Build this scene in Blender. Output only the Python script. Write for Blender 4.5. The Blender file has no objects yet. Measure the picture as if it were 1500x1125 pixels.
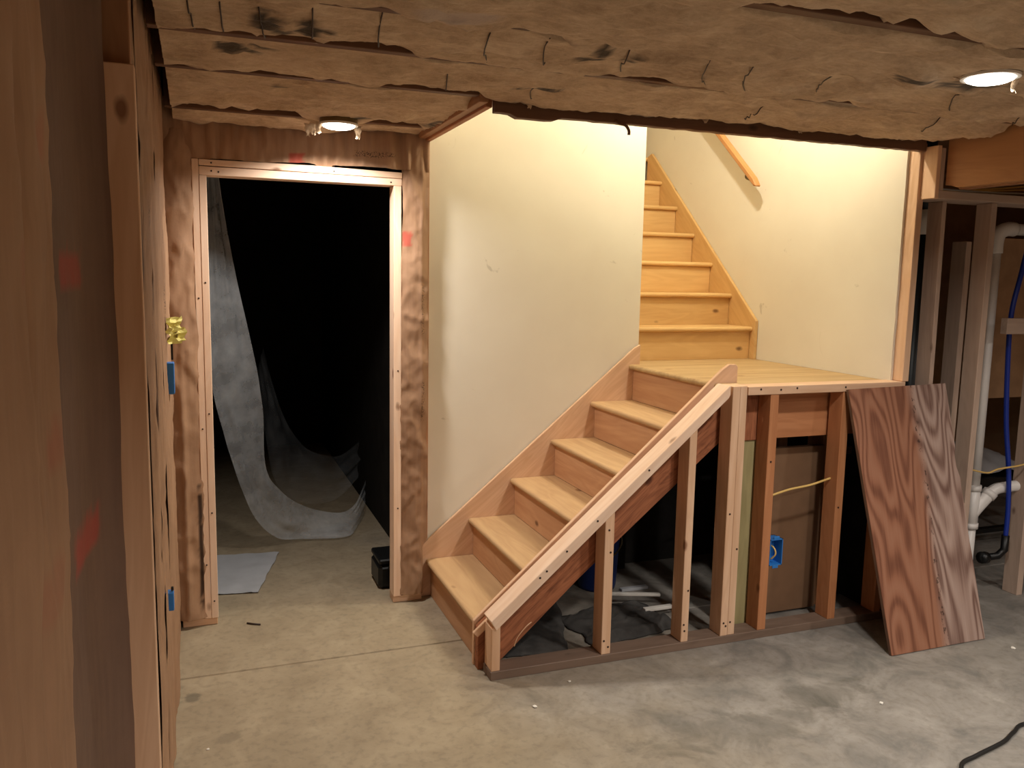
import bpy, bmesh, math, random
from mathutils import Vector, Matrix, noise
random.seed(7)
SC = bpy.context.scene
COL = SC.collection

# ------------------------------------------------------------------ camera, world, lights, exposure
def look_camera():
    yaw, pitch, roll = .3589, .13, .0191
    fw = Vector((math.sin(yaw)*math.cos(pitch), math.cos(yaw)*math.cos(pitch), -math.sin(pitch)))
    r = Vector((math.cos(yaw), -math.sin(yaw), 0)); u = r.cross(fw)
    r2 = r*math.cos(roll)+u*math.sin(roll); u2 = -r*math.sin(roll)+u*math.cos(roll)
    cam = bpy.data.cameras.new('camera'); o = bpy.data.objects.new('camera', cam); COL.objects.link(o)
    m = Matrix((r2, u2, -fw)).transposed().to_4x4(); m.translation = (0, 0, 1.6793); o.matrix_world = m
    cam.sensor_width = 36; cam.lens = 1217.2*36/1500; cam.clip_start = .02
    SC.camera = o
look_camera()
W = bpy.data.worlds.new('world'); SC.world = W; W.use_nodes = True
W.node_tree.nodes['Background'].inputs[0].default_value = (.9, .85, .8, 1)
W.node_tree.nodes['Background'].inputs[1].default_value = 0.0

def disk_light(name, loc, watts, col, r=.065, spread=150):
    l = bpy.data.lights.new(name, 'AREA'); l.shape = 'DISK'; l.size = 2*r; l.energy = watts; l.color = col
    l.spread = math.radians(spread)
    o = bpy.data.objects.new(name, l); COL.objects.link(o); o.location = loc
    return o
WARM = (1.0, .93, .85)
CAN_W = 22.0
disk_light('can_light_lamp', (.578, 3.728, 2.282), CAN_W*.75, WARM)
disk_light('can_light_lamp', (2.283, 1.970, 2.282), CAN_W*.75, WARM)
for x, y, k in ((.55, -.9, .8), (2.28, .15, 1.6), (2.28, -1.6, 1.6), (3.9, .9, 1.0)):
    disk_light('room_lamp', (x, y, 2.28), CAN_W*k, WARM)
# lamp over the stair landing
l = bpy.data.lights.new('stair_lamp', 'POINT'); l.energy = 54; l.color = (1.0, .94, .76); l.shadow_soft_size = .03
o = bpy.data.objects.new('stair_lamp', l); COL.objects.link(o); o.location = (2.42, 3.62, 3.16)

vs = SC.view_settings
SC.display_settings.display_device = 'sRGB'
vs.view_transform = 'Standard'; vs.look = 'None'; vs.gamma = 1; vs.exposure = 0.0
vs.use_curve_mapping = False
SC.cycles.use_denoising = True
SC.cycles.max_bounces = 8; SC.cycles.diffuse_bounces = 5; SC.cycles.transparent_max_bounces = 12
SC.cycles.sample_clamp_indirect = 6

# ------------------------------------------------------------------ helpers
I3 = Matrix.Identity(3)
WM = {}
def lin(c):
    return tuple(((v/255)/12.92 if v/255 <= .04045 else ((v/255+.055)/1.055)**2.4) for v in c)+(1,)

def attach(o, parent, mw):
    o.matrix_basis = mw; WM[o.name] = mw
    if parent is not None:
        o.parent = parent; o.matrix_parent_inverse = WM[parent.name].inverted()
    return o
def tag(o, label=None, cat=None, group=None, kind=None):
    if label: o['label'] = label
    if cat: o['category'] = cat
    if group: o['group'] = group
    if kind: o['kind'] = kind
    return o
def empty(name, loc, label=None, cat=None, group=None, kind=None, parent=None):
    o = bpy.data.objects.new(name, None); COL.objects.link(o); o.empty_display_size = .05
    attach(o, parent, Matrix.Translation(loc))
    return tag(o, label, cat, group, kind)
def mobj(name, verts, faces, mat, parent=None, frame=I3, origin=None, smooth=False, bev=0, attr=None):
    """verts in world coordinates -> object whose local X axis is the grain direction"""
    vv = [Vector(v) for v in verts]
    if origin is None:
        origin = sum(vv, Vector())/len(vv)
    origin = Vector(origin); inv = frame.transposed()
    me = bpy.data.meshes.new(name)
    me.from_pydata([inv @ (v-origin) for v in vv], [], faces)
    if bev:
        bm = bmesh.new(); bm.from_mesh(me)
        bmesh.ops.recalc_face_normals(bm, faces=bm.faces)
        bmesh.ops.bevel(bm, geom=[e for e in bm.edges if len(e.link_faces) == 2 and e.calc_face_angle(0) > .5], offset=bev, segments=1, affect='EDGES')
        bm.to_mesh(me); bm.free()
    if smooth:
        me.polygons.foreach_set('use_smooth', [True]*len(me.polygons))
    if attr:
        ca = me.color_attributes.new('mark', 'FLOAT_COLOR', 'POINT')
        for i, c in enumerate(attr):
            ca.data[i].color = (c[0], c[1], c[2], 1)
    me.materials.append(mat)
    o = bpy.data.objects.new(name, me); COL.objects.link(o)
    mw = frame.to_4x4(); mw.translation = origin
    return attach(o, parent, mw)
BOXF = [(0,3,2,1),(4,5,6,7),(0,1,5,4),(1,2,6,5),(2,3,7,6),(3,0,4,7)]
def boxv(a, b):
    (x0,y0,z0),(x1,y1,z1) = a, b
    return [(x0,y0,z0),(x1,y0,z0),(x1,y1,z0),(x0,y1,z0),(x0,y0,z1),(x1,y0,z1),(x1,y1,z1),(x0,y1,z1)]
AX = [Vector((1,0,0)),Vector((0,1,0)),Vector((0,0,1))]
def frame_for(axis):
    return Matrix((AX[axis], AX[(axis+1)%3], AX[(axis+2)%3])).transposed()
def board(name, a, b, mat, parent=None, axis=None, bev=.002):
    d = [b[i]-a[i] for i in range(3)]
    if axis is None: axis = d.index(max(d))
    return mobj(name, boxv(a, b), BOXF, mat, parent, frame_for(axis), bev=min(bev, min(d)*.25))
def prism(name, pts, plane, lo, hi, mat, parent=None, ang=0, bev=.002, across=False):
    """polygon pts in a plane ('xz','yz','xy') extruded from lo to hi; grain along angle ang in that plane"""
    n = len(pts)
    f = {'xz': lambda p, t: (p[0], t, p[1]), 'yz': lambda p, t: (t, p[0], p[1]), 'xy': lambda p, t: (p[0], p[1], t)}[plane]
    v = [f(p, lo) for p in pts]+[f(p, hi) for p in pts]
    fc = [tuple(range(n)), tuple(range(2*n-1, n-1, -1))]+[(i, i+n, (i+1)%n+n, (i+1)%n) for i in range(n)]
    e1 = Vector(f((1,0),0))*math.cos(ang)+Vector(f((0,1),0))*math.sin(ang)
    e3 = Vector({'xz':(0,1,0),'yz':(1,0,0),'xy':(0,0,1)}[plane]); e2 = e3.cross(e1)
    if across: e1, e2, e3 = e3, e1, e2
    o = mobj(name, v, fc, mat, parent, Matrix((e1, e2, e3)).transposed(), bev=0)
    bm = bmesh.new(); bm.from_mesh(o.data); bmesh.ops.recalc_face_normals(bm, faces=bm.faces)
    if bev: bmesh.ops.bevel(bm, geom=[e for e in bm.edges if e.calc_face_angle(0) > .5], offset=bev, segments=1, affect='EDGES')
    bm.to_mesh(o.data); bm.free()
    return o
def smooth_path(pts, n=8):
    P = [Vector(p) for p in pts]; out = []
    for i in range(len(P)-1):
        p0, p1, p2, p3 = P[max(i-1,0)], P[i], P[i+1], P[min(i+2,len(P)-1)]
        for k in range(n):
            t = k/n
            out.append(.5*((2*p1)+(p2-p0)*t+(2*p0-5*p1+4*p2-p3)*t*t+(-p0+3*p1-3*p2+p3)*t**3))
    return out+[P[-1]]
def tube_geo(path, r, seg=10, cap=True):
    P = [Vector(p) for p in path]; v = []; f = []
    rr = r if isinstance(r, (list, tuple)) else [r]*len(P)
    t0 = (P[1]-P[0]).normalized()
    up = Vector((0,0,1)) if abs(t0.z) < .9 else Vector((1,0,0))
    nrm = t0.cross(up).normalized()
    for i, p in enumerate(P):
        t = ((P[min(i+1,len(P)-1)]-P[max(i-1,0)])).normalized()
        nrm = (nrm-t*nrm.dot(t)).normalized(); bn = t.cross(nrm)
        for k in range(seg):
            a = 2*math.pi*k/seg
            v.append(p+(nrm*math.cos(a)+bn*math.sin(a))*rr[i])
    for i in range(len(P)-1):
        for k in range(seg):
            f.append((i*seg+k, i*seg+(k+1)%seg, (i+1)*seg+(k+1)%seg, (i+1)*seg+k))
    if cap:
        f.append(tuple(range(seg-1,-1,-1))); f.append(tuple(range((len(P)-1)*seg, len(P)*seg)))
    return v, f
def tube(name, path, r, mat, parent=None, seg=10, n=0):
    if n: path = smooth_path(path, n)
    v, f = tube_geo(path, r, seg)
    return mobj(name, v, f, mat, parent, smooth=True)
def merge(*geos):
    V = []; F = []
    for v, f in geos:
        b = len(V); V += list(v); F += [tuple(i+b for i in q) for q in f]
    return V, F
def grid_faces(nu, nv, flip=False):
    f = []
    for j in range(nv):
        for i in range(nu):
            a = j*(nu+1)+i; q = (a, a+1, a+nu+2, a+nu+1)
            f.append(q[::-1] if flip else q)
    return f
def nz(x, y, z=0.0, s=1.0):
    return noise.noise(Vector((x*s, y*s, z*s)))
def fbm(x, y, z=0.0, s=1.0, o=4):
    v = 0; a = 1
    for k in range(o):
        v += a*noise.noise(Vector((x*s, y*s, z*s+k*7.3))); a *= .5; s *= 2.03
    return v
def sst(a, b, x):
    t = min(1, max(0, (x-a)/(b-a))); return t*t*(3-2*t)

# ------------------------------------------------------------------ materials
class NT:
    def __init__(s, name):
        s.m = bpy.data.materials.new(name); s.m.use_nodes = True
        s.t = s.m.node_tree; s.t.nodes.clear()
        s.out = s.n('ShaderNodeOutputMaterial'); s.p = s.n('ShaderNodeBsdfPrincipled')
        s.l(s.p.outputs[0], s.out.inputs[0])
    def n(s, t, **k):
        o = s.t.nodes.new(t)
        for a, b in k.items(): setattr(o, a, b)
        return o
    def l(s, a, b): s.t.links.new(a, b)
    def math(s, op, a, b=None, c=None):
        o = s.n('ShaderNodeMath', operation=op)
        for i, v in enumerate((a, b, c)):
            if v is None: continue
            if isinstance(v, (int, float)): o.inputs[i].default_value = v
            else: s.l(v, o.inputs[i])
        return o.outputs[0]
    def coord(s, kind='Object', scale=(1,1,1), rnd=0):
        tc = s.n('ShaderNodeTexCoord'); mp = s.n('ShaderNodeMapping'); mp.inputs['Scale'].default_value = scale
        src = tc.outputs[kind]
        if rnd:
            oi = s.n('ShaderNodeObjectInfo'); va = s.n('ShaderNodeVectorMath', operation='MULTIPLY_ADD')
            cx = s.n('ShaderNodeCombineXYZ'); s.l(oi.outputs['Random'], cx.inputs[0]); s.l(oi.outputs['Random'], cx.inputs[1]); s.l(oi.outputs['Random'], cx.inputs[2])
            s.l(cx.outputs[0], va.inputs[0]); va.inputs[1].default_value = (rnd, rnd*.37, rnd*.71); s.l(src, va.inputs[2]); src = va.outputs[0]
        s.l(src, mp.inputs[0]); return mp.outputs[0]
    def noise(s, vec, scale, detail=4, rough=.55, dist=0):
        o = s.n('ShaderNodeTexNoise'); s.l(vec, o.inputs['Vector']); o.inputs['Scale'].default_value = scale
        o.inputs['Detail'].default_value = detail; o.inputs['Roughness'].default_value = rough; o.inputs['Distortion'].default_value = dist
        return o.outputs['Fac']
    def ramp(s, fac, stops, interp='LINEAR'):
        o = s.n('ShaderNodeValToRGB'); s.l(fac, o.inputs[0]); cr = o.color_ramp; cr.interpolation = interp
        while len(cr.elements) < len(stops): cr.elements.new(.5)
        for e, (p, c) in zip(cr.elements, stops):
            e.position = p; e.color = c if isinstance(c, tuple) and len(c) == 4 else (c, c, c, 1)
        return o.outputs[0]
    def mix(s, fac, a, b, mode='MIX'):
        o = s.n('ShaderNodeMix', data_type='RGBA', blend_type=mode)
        for sock, v in ((o.inputs[0], fac), (o.inputs[6], a), (o.inputs[7], b)):
            if isinstance(v, (int, float)): sock.default_value = v
            elif isinstance(v, tuple): sock.default_value = v
            else: s.l(v, sock)
        return o.outputs[2]
    def bump(s, h, st=.2, d=.01):
        o = s.n('ShaderNodeBump'); o.inputs['Strength'].default_value = st; o.inputs['Distance'].default_value = d
        s.l(h, o.inputs['Height']); s.l(o.outputs[0], s.p.inputs['Normal'])
    def base(s, v, rough=.6, spec=.3):
        if isinstance(v, tuple): s.p.inputs['Base Color'].default_value = v
        else: s.l(v, s.p.inputs['Base Color'])
        s.p.inputs['Roughness'].default_value = rough; s.p.inputs['Specular IOR Level'].default_value = spec
        return s.m
def wood(name, light, dark, knot, knots=.5, rough=.55, gs=1.0, ring=.5, nails=False):
    k = NT(name)
    c = k.coord('Object', (1.1*gs, 16*gs, 16*gs), 40)
    n1 = k.noise(c, 1.0, 6, .6, .6)
    c2 = k.coord('Object', (.8*gs, 5*gs, 5*gs), 40)
    n2 = k.noise(c2, 1.2, 3, .5, 1.2)
    wv = k.n('ShaderNodeMath', operation='SINE'); k.l(k.math('MULTIPLY', n2, 46.0), wv.inputs[0])
    rg = k.math('MULTIPLY_ADD', wv.outputs[0], .25*ring, .5)
    f = k.math('ADD', k.math('MULTIPLY', n1, .65), k.math('MULTIPLY', rg, .35))
    col = k.ramp(f, [(.28, lin(dark)), (.62, lin(light))])
    # per-board tone
    oi = k.n('ShaderNodeObjectInfo')
    tone = k.math('MULTIPLY_ADD', oi.outputs['Random'], .16, .92)
    cc = k.n('ShaderNodeCombineXYZ')
    for i in range(3): k.l(tone, cc.inputs[i])
    col = k.mix(1.0, col, cc.outputs[0], 'MULTIPLY')
    if knots:
        c3 = k.coord('Object', (4.6, 8.5, 8.5), 40)
        vo = k.n('ShaderNodeTexVoronoi', feature='F1'); k.l(c3, vo.inputs['Vector']); vo.inputs['Scale'].default_value = 1.0
        jit = k.noise(c3, 3.0, 2)
        d = k.math('ADD', vo.outputs['Distance'], k.math('MULTIPLY', jit, .12))
        m = k.ramp(d, [(.13, 1.0), (.21, .0)])
        sep = k.n('ShaderNodeSeparateColor'); k.l(vo.outputs['Color'], sep.inputs[0])
        m2 = k.math('MULTIPLY', m, k.math('LESS_THAN', sep.outputs[0], knots))
        col = k.mix(k.math('MULTIPLY', m2, .8), col, lin(knot))
    k.bump(n1, .12, .004)
    return k.base(col, rough, .3)
def plain(name, col, rough=.5, spec=.4, metal=0, var=0, bump=0):
    k = NT(name); k.p.inputs['Metallic'].default_value = metal
    if var or bump:
        n = k.noise(k.coord('Object', (1,1,1), 10), 9, 5)
        if bump: k.bump(n, bump, .01)
        if var:
            a = tuple(v*(1-var) for v in lin(col)[:3])+(1,); b = tuple(min(1, v*(1+var)) for v in lin(col)[:3])+(1,)
            return k.base(k.ramp(n, [(.3, a), (.7, b)]), rough, spec)
    return k.base(lin(col), rough, spec)
M = {}
M['stud'] = wood('stud_pine', (232,196,164), (206,162,126), (120,72,44), .45)
M['stud_red'] = wood('reddish_fir', (196,136,94), (164,104,66), (96,56,34), .5)
M['stud_shaded'] = wood('shaded_pine', (196,172,154), (166,142,126), (96,70,54), .35)  # greyer copy of the stud pine, painting the partition's shade into the wood
M['stud_dim'] = wood('brown_fir', (178,132,96), (146,102,72), (92,58,38), .5)
M['treated'] = wood('treated_pine', (184,172,126), (150,140,98), (100,80,50), .3)
M['stair'] = wood('golden_pine', (222,184,126), (202,158,102), (92,54,30), .42)
M['riser'] = wood('pink_pine_riser', (204,160,122), (182,134,98), (92,54,32), .42)
M['jamb'] = wood('pale_pine_jamb', (248,220,196), (230,192,160), (130,84,54), .45)
M['tread'] = wood('worn_pine_tread', (200,166,124), (178,142,104), (120,80,46), .2, .7)
M['deck'] = wood('landing_pine', (204,174,128), (172,138,96), (130,90,50), .2, .6)
M['lsl'] = wood('strand_lumber', (172,110,76), (104,58,38), (70,34,22), .8, .7, 2.6, .6)
M['beam'] = wood('header_beam', (190,142,100), (166,118,80), (120,72,40), .2)
M['plate'] = wood('grey_brown_plate', (122,102,88), (96,78,66), (70,54,44), .3)
M['rail'] = wood('oak_rail', (196,142,90), (172,116,68), (150,90,44), 0)
M['rimdark'] = wood('dark_rim', (112,80,60), (86,58,42), (60,40,30), .3)

def drywall():
    k = NT('cream_drywall')
    c = k.coord('Object')
    n = k.noise(c, 1.3, 4); n2 = k.noise(c, 6, 3)
    col = k.ramp(n, [(.3, lin((222,214,198))), (.7, lin((232,226,210)))])
    # scuffs
    sc = k.noise(k.coord('Object', (1,1,2.2)), 5.2, 3, .6, 1.5)
    m = k.ramp(sc, [(.70, 0.0), (.76, .35)])
    col = k.mix(m, col, lin((150,140,120)))
    k.bump(k.noise(c, 140, 2), .08, .002)
    return k.base(col, .85, .2)
M['drywall'] = drywall()
def kraft(name, light, dark):
    k = NT(name)
    c = k.coord('Object', (1,1,1), 20)
    n = k.noise(c, 2.2, 5, .6); f = k.noise(k.coord('Object', (30, 30, 2), 20), 2, 3)
    col = k.ramp(k.math('ADD', k.math('MULTIPLY', n, .7), k.math('MULTIPLY', f, .3)), [(.3, lin(dark)), (.7, lin(light))])
    at = k.n('ShaderNodeAttribute', attribute_name='mark')
    sep = k.n('ShaderNodeSeparateColor'); k.l(at.outputs['Color'], sep.inputs[0])
    col = k.mix(k.math('MULTIPLY', sep.outputs[0], .75), col, lin((176,66,56)))
    ink = k.noise(k.coord('Object'), 170, 1, .5)
    col = k.mix(k.math('MULTIPLY', sep.outputs[1], k.ramp(ink, [(.52, 0.0), (.56, .75)])), col, lin((60,44,36)))
    col = k.mix(sep.outputs[2], col, lin((60,42,30)))
    k.bump(k.noise(c, 26, 5), .25, .006)
    m = k.base(col, .7, .25)
    return m
M['kraft'] = kraft('kraft_paper', (178,143,114), (146,113,88))
M['kraft_dark'] = kraft('darker_kraft_paper', (128,102,86), (104,82,70))  # darker kraft tones, used for the recessed bay
def insulation():
    k = NT('fibreglass')
    c = k.coord('Object', (1,1,1))
    n = k.noise(c, 5, 6, .65); n2 = k.noise(k.coord('Object', (9, 22, 22)), 3, 5, .7)
    col = k.ramp(k.math('ADD', k.math('MULTIPLY', n, .6), k.math('MULTIPLY', n2, .4)), [(.3, lin((160,132,104))), (.52, lin((206,180,150))), (.7, lin((232,212,184)))])  # binder tones, contrast raised to paint in shading of the fluffy relief
    at = k.n('ShaderNodeAttribute', attribute_name='mark')
    sep = k.n('ShaderNodeSeparateColor'); k.l(at.outputs['Color'], sep.inputs[0])
    col = k.mix(k.math('MULTIPLY', sep.outputs[0], .9), col, lin((58,54,50)))
    col = k.mix(k.math('MULTIPLY', sep.outputs[1], .8), col, lin((196,178,166)))
    k.bump(k.math('ADD', n, k.math('MULTIPLY', n2, .5)), .55, .02)
    k.p.inputs['Sheen Weight'].default_value = .15
    return k.base(col, .95, .05)
M['batt'] = insulation()
def concrete():
    k = NT('concrete')
    tc = k.n('ShaderNodeTexCoord'); P = tc.outputs['Object']
    n = k.noise(P, 1.1, 6, .6); n2 = k.noise(P, 4.5, 6, .65, .6); n3 = k.noise(P, 30, 4, .6)
    tan = k.ramp(n2, [(.3, lin((144,130,108))), (.7, lin((168,154,130)))])
    grey = k.ramp(n2, [(.28, lin((104,102,98))), (.5, lin((136,131,124))), (.72, lin((158,153,146)))])
    sep = k.n('ShaderNodeSeparateXYZ'); k.l(P, sep.inputs[0])
    w = k.math('ADD', k.math('MULTIPLY_ADD', sep.outputs[0], .9, -1.0), k.math('MULTIPLY_ADD', n, 1.8, -.75))  # tan left to grey right: the stair lamp's warm reach painted into the concrete
    wm = k.ramp(w, [(.0, 0.0), (.9, 1.0)])
    col = k.mix(wm, tan, grey)
    col = k.mix(k.math('MULTIPLY', k.ramp(n3, [(.35, 1.0), (.5, 0.0)]), .25), col, lin((100,92,80)))
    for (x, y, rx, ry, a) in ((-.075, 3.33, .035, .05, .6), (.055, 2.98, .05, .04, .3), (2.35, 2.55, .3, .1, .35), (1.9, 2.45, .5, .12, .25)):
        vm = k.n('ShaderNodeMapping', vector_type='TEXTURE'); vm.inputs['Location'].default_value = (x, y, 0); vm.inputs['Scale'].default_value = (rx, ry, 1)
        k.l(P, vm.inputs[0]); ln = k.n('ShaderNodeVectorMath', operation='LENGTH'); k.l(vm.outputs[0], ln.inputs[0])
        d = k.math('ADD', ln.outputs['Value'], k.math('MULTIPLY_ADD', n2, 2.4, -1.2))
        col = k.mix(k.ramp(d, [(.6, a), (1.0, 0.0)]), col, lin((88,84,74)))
    k.bump(k.math('ADD', n2, k.math('MULTIPLY', n3, .3)), .12, .01)
    k.l(k.math('MULTIPLY_ADD', n2, -.25, .75), k.p.inputs['Roughness'])
    m = k.base(col, .6, .3); return m
M['concrete'] = concrete()
def plywood():
    k = NT('plywood_face')
    c = k.coord('Object', (.75, 3.4, 3.4)); n0 = k.noise(c, 1.5, 1.4, .45, .35)
    big = k.math('SINE', k.math('MULTIPLY', n0, 78.0))
    fine = k.noise(k.coord('Object', (2.5, 70, 70)), 1.4, 4)
    g = k.math('ADD', k.math('MULTIPLY_ADD', big, .24, .5), k.math('MULTIPLY_ADD', fine, .5, -.25))
    redd = k.ramp(g, [(.2, lin((112,70,52))), (.5, lin((148,100,76))), (.8, lin((158,112,88)))])
    grey = k.ramp(g, [(.2, lin((112,84,74))), (.5, lin((156,130,118))), (.8, lin((176,152,140)))])
    tc = k.n('ShaderNodeTexCoord'); sep = k.n('ShaderNodeSeparateXYZ'); k.l(tc.outputs['Object'], sep.inputs[0])
    w = k.math('ADD', sep.outputs[1], k.math('MULTIPLY_ADD', n0, .12, -.06))
    col = k.mix(k.ramp(w, [(.5, 0.0), (.56, 1.0)]), redd, grey)
    # the ramp needs 0..1, so the strip coordinate is shifted with the geometry (local y 0 .. .6, strip starts at .34)
    st = k.math('LESS_THAN', k.math('ABSOLUTE', k.math('ADD', sep.outputs[1], k.math('MULTIPLY_ADD', n0, .05, -.535-.025))), .014)
    sp = k.ramp(k.noise(k.coord('Object', (6, 10, 10)), 5, 5, .7), [(.55, 0.0), (.6, .8)])
    col = k.mix(k.math('MULTIPLY', st, sp), col, lin((52,34,28)))
    k.bump(g, .1, .004)
    return k.base(col, .6, .3)
M['ply'] = plywood()
M['ply_edge'] = wood('plywood_edge', (120,92,74), (70,50,40), (40,30,24), .2)
M['pvc'] = plain('white_pvc', (226,222,218), .35, .5, var=.05)
M['black'] = plain('black_plastic', (16,17,18), .4, .4)
M['blackpipe'] = plain('black_abs', (24,30,32), .45, .4, var=.2)
M['blue'] = plain('blue_plastic', (44,120,196), .4, .5)
M['pex'] = plain('blue_pex', (24,52,150), .35, .5)
M['bluedark'] = plain('dark_blue_plastic', (22,44,104), .4, .5)
M['cable'] = plain('yellow_cable', (222,186,112), .5, .4)
M['cord'] = plain('black_cord', (26,25,24), .5, .4)
M['wire'] = plain('support_wire', (52,36,30), .5, .4)
M['metal'] = plain('bracket_metal', (120,104,76), .4, .5, .8)
M['white'] = plain('white_trim', (236,232,224), .5, .4)
M['yellow'] = plain('yellow_scrap', (228,218,130), .7, .3)
M['whitechip'] = plain('white_chip', (224,220,212), .8, .2)
M['cloth'] = plain('dark_drop_cloth', (74,72,70), .9, .1, var=.35, bump=.4)
M['sheetgrey'] = plain('grey_plastic_sheet', (176,178,182), .45, .4, var=.08)
M['brownpanel'] = plain('brown_board', (128,98,74), .8, .2, var=.08)
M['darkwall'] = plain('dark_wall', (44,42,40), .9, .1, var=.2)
M['tanwall'] = plain('tan_wall', (196,160,126), .9, .1, var=.12)
M['shell'] = plain('room_paper', (176,146,116), .9, .1, var=.1)
k = NT('lamp_lens'); k.p.inputs['Emission Color'].default_value = (1, .93, .82, 1); k.p.inputs['Emission Strength'].default_value = 9; M['lens'] = k.base((1,1,1,1))
def poly():
    k = NT('clear_poly_sheet')
    n = k.noise(k.coord('Object'), 7, 5, .6)
    k.l(k.ramp(n, [(.3, .24), (.75, .52)]), k.p.inputs['Alpha'])
    k.bump(k.noise(k.coord('Object', (1,1,.3)), 16, 4), .5, .02)
    return k.base(lin((214,220,226)), .25, .5)
M['poly'] = poly()
M['poly_thin'] = M['poly'].copy()
for nd in M['poly_thin'].node_tree.nodes:
    if nd.type == 'VALTORGB':
        nd.color_ramp.elements[0].color = (.02,.02,.02,1); nd.color_ramp.elements[1].color = (.09,.09,.09,1)

# ------------------------------------------------------------------ the setting: floor, ceiling, shell
XL, YD, XR, YF = -.12, 4.03, 3.167, 3.09
def floor():
    prof = [(-2.6, 0), (3.497, 0), (3.5, -.006), (3.508, -.006), (3.511, 0), (9.2, 0)]
    v = []; f = []
    for x in (-3.2, 7.5):
        v += [(x, y, z) for y, z in prof]
    n = len(prof)
    f = [(i, i+n, i+n+1, i+1) for i in range(n-1)]
    o = mobj('floor', v, f, M['concrete'], origin=(0,0,0))
    bm = bmesh.new(); bm.from_mesh(o.data)
    bmesh.ops.recalc_face_normals(bm, faces=bm.faces)
    if bm.faces[0].normal.z < 0: bmesh.ops.reverse_faces(bm, faces=bm.faces)
    bm.to_mesh(o.data); bm.free()
    tag(o, 'worn concrete floor slab, warm lamplight painted over its grey on the left, with a saw-cut joint', 'floor', kind='structure')
floor()
ceil = empty('ceiling', (1.5, 1.5, 2.57), 'underside of the wooden floor deck above the insulation batts', 'ceiling', kind='structure')
for a, b in (((-3.2,-2.6,2.57),(7.5,3.08,2.62)), ((-3.2,3.08,2.57),(1.05,9.2,2.62)), ((3.2,3.08,2.57),(7.5,9.2,2.62)), ((1.05,6.7,2.57),(3.2,9.2,2.62))):
    board('subfloor_panel', a, b, M['stud_dim'], ceil, bev=0)
def shell(name, a, b, mat, label):
    o = board(name, a, b, mat, bev=0); return tag(o, label, 'wall', kind='structure')
shell('wall_front', (-3.2,-2.65,0), (7.5,-2.55,2.57), M['shell'], 'paper-faced wall behind the viewer')
shell('wall_right', (6.3,-2.6,0), (6.4,9.2,2.57), M['shell'], 'far right tan wall beyond the framing')
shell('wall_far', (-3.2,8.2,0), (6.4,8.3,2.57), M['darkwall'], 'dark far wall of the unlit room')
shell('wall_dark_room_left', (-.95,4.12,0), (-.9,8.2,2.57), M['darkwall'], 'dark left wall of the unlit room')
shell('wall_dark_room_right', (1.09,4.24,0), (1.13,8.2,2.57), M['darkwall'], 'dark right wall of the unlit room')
shell('wall_utility_near', (4.62,3.9,.95), (6.3,3.94,1.97), M['tanwall'], 'tan board wall right behind the white drain pipe')
shell('wall_utility', (3.25,5.3,0), (6.3,5.36,2.57), M['tanwall'], 'dim tan far wall of the utility space')
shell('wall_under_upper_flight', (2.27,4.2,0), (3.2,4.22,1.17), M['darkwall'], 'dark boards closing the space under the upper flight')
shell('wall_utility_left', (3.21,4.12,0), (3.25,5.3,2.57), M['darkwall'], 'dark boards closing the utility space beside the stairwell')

# ------------------------------------------------------------------ stairwell drywall
def sheet(name, a, b, label, mat='drywall'):
    o = board(name, a, b, M[mat], axis=0, bev=0); return tag(o, label, 'wall', kind='structure')
def ragged_wall():
    # drywall with a rough left edge
    pts = [(1.071+.003*nz(i*.7, 3.1), .12+i*(3.3-.12)/60) for i in range(61)]
    poly = pts+[(2.29, 3.3), (2.29, 1.02)]
    o = prism('wall_stair_left', poly, 'xz', 4.10, 4.113, M['drywall'], bev=0)
    tag(o, 'scuffed cream drywall beside the lower stair flight', 'wall', kind='structure')
ragged_wall()
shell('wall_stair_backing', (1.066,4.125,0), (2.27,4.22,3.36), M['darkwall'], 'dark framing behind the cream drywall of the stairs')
sheet('wall_upper_left', (2.275,4.114,1.2), (2.29,6.7,4.9), 'cream drywall on the left of the upper flight')
o = prism('wall_stair_right', [(3.148+.003*nz(i*.9, 8.2), 1.2+i*3.7/50) for i in range(51)]+[(6.7,4.9),(6.7,1.2)], 'yz', XR, XR+.013, M['drywall'], bev=0)
tag(o, 'cream drywall on the right of the landing and upper flight', 'wall', kind='structure')
sheet('wall_upper_end', (2.29,6.5,2.57), (3.167,6.55,4.9), 'cream end wall at the head of the stairs')
sheet('wall_opening_left', (1.045,3.10,2.36), (1.058,4.10,3.4), 'cream drywall above the left edge of the stair opening')
sheet('wall_opening_front', (1.045,3.099,2.345), (3.18,3.112,4.9), 'cream drywall above the front edge of the stair opening')
sheet('ceiling_stairwell', (1.03,3.08,3.36), (2.28,4.12,3.4), 'cream ceiling above the lower flight')
sheet('ceiling_upper_flight', (2.26,3.08,4.0), (3.2,6.7,4.05), 'cream ceiling above the landing and upper flight')
sheet('wall_opening_step', (2.27,3.1,3.38), (2.28,4.1,4.0), 'cream drywall step between the two stairwell ceilings')

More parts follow.
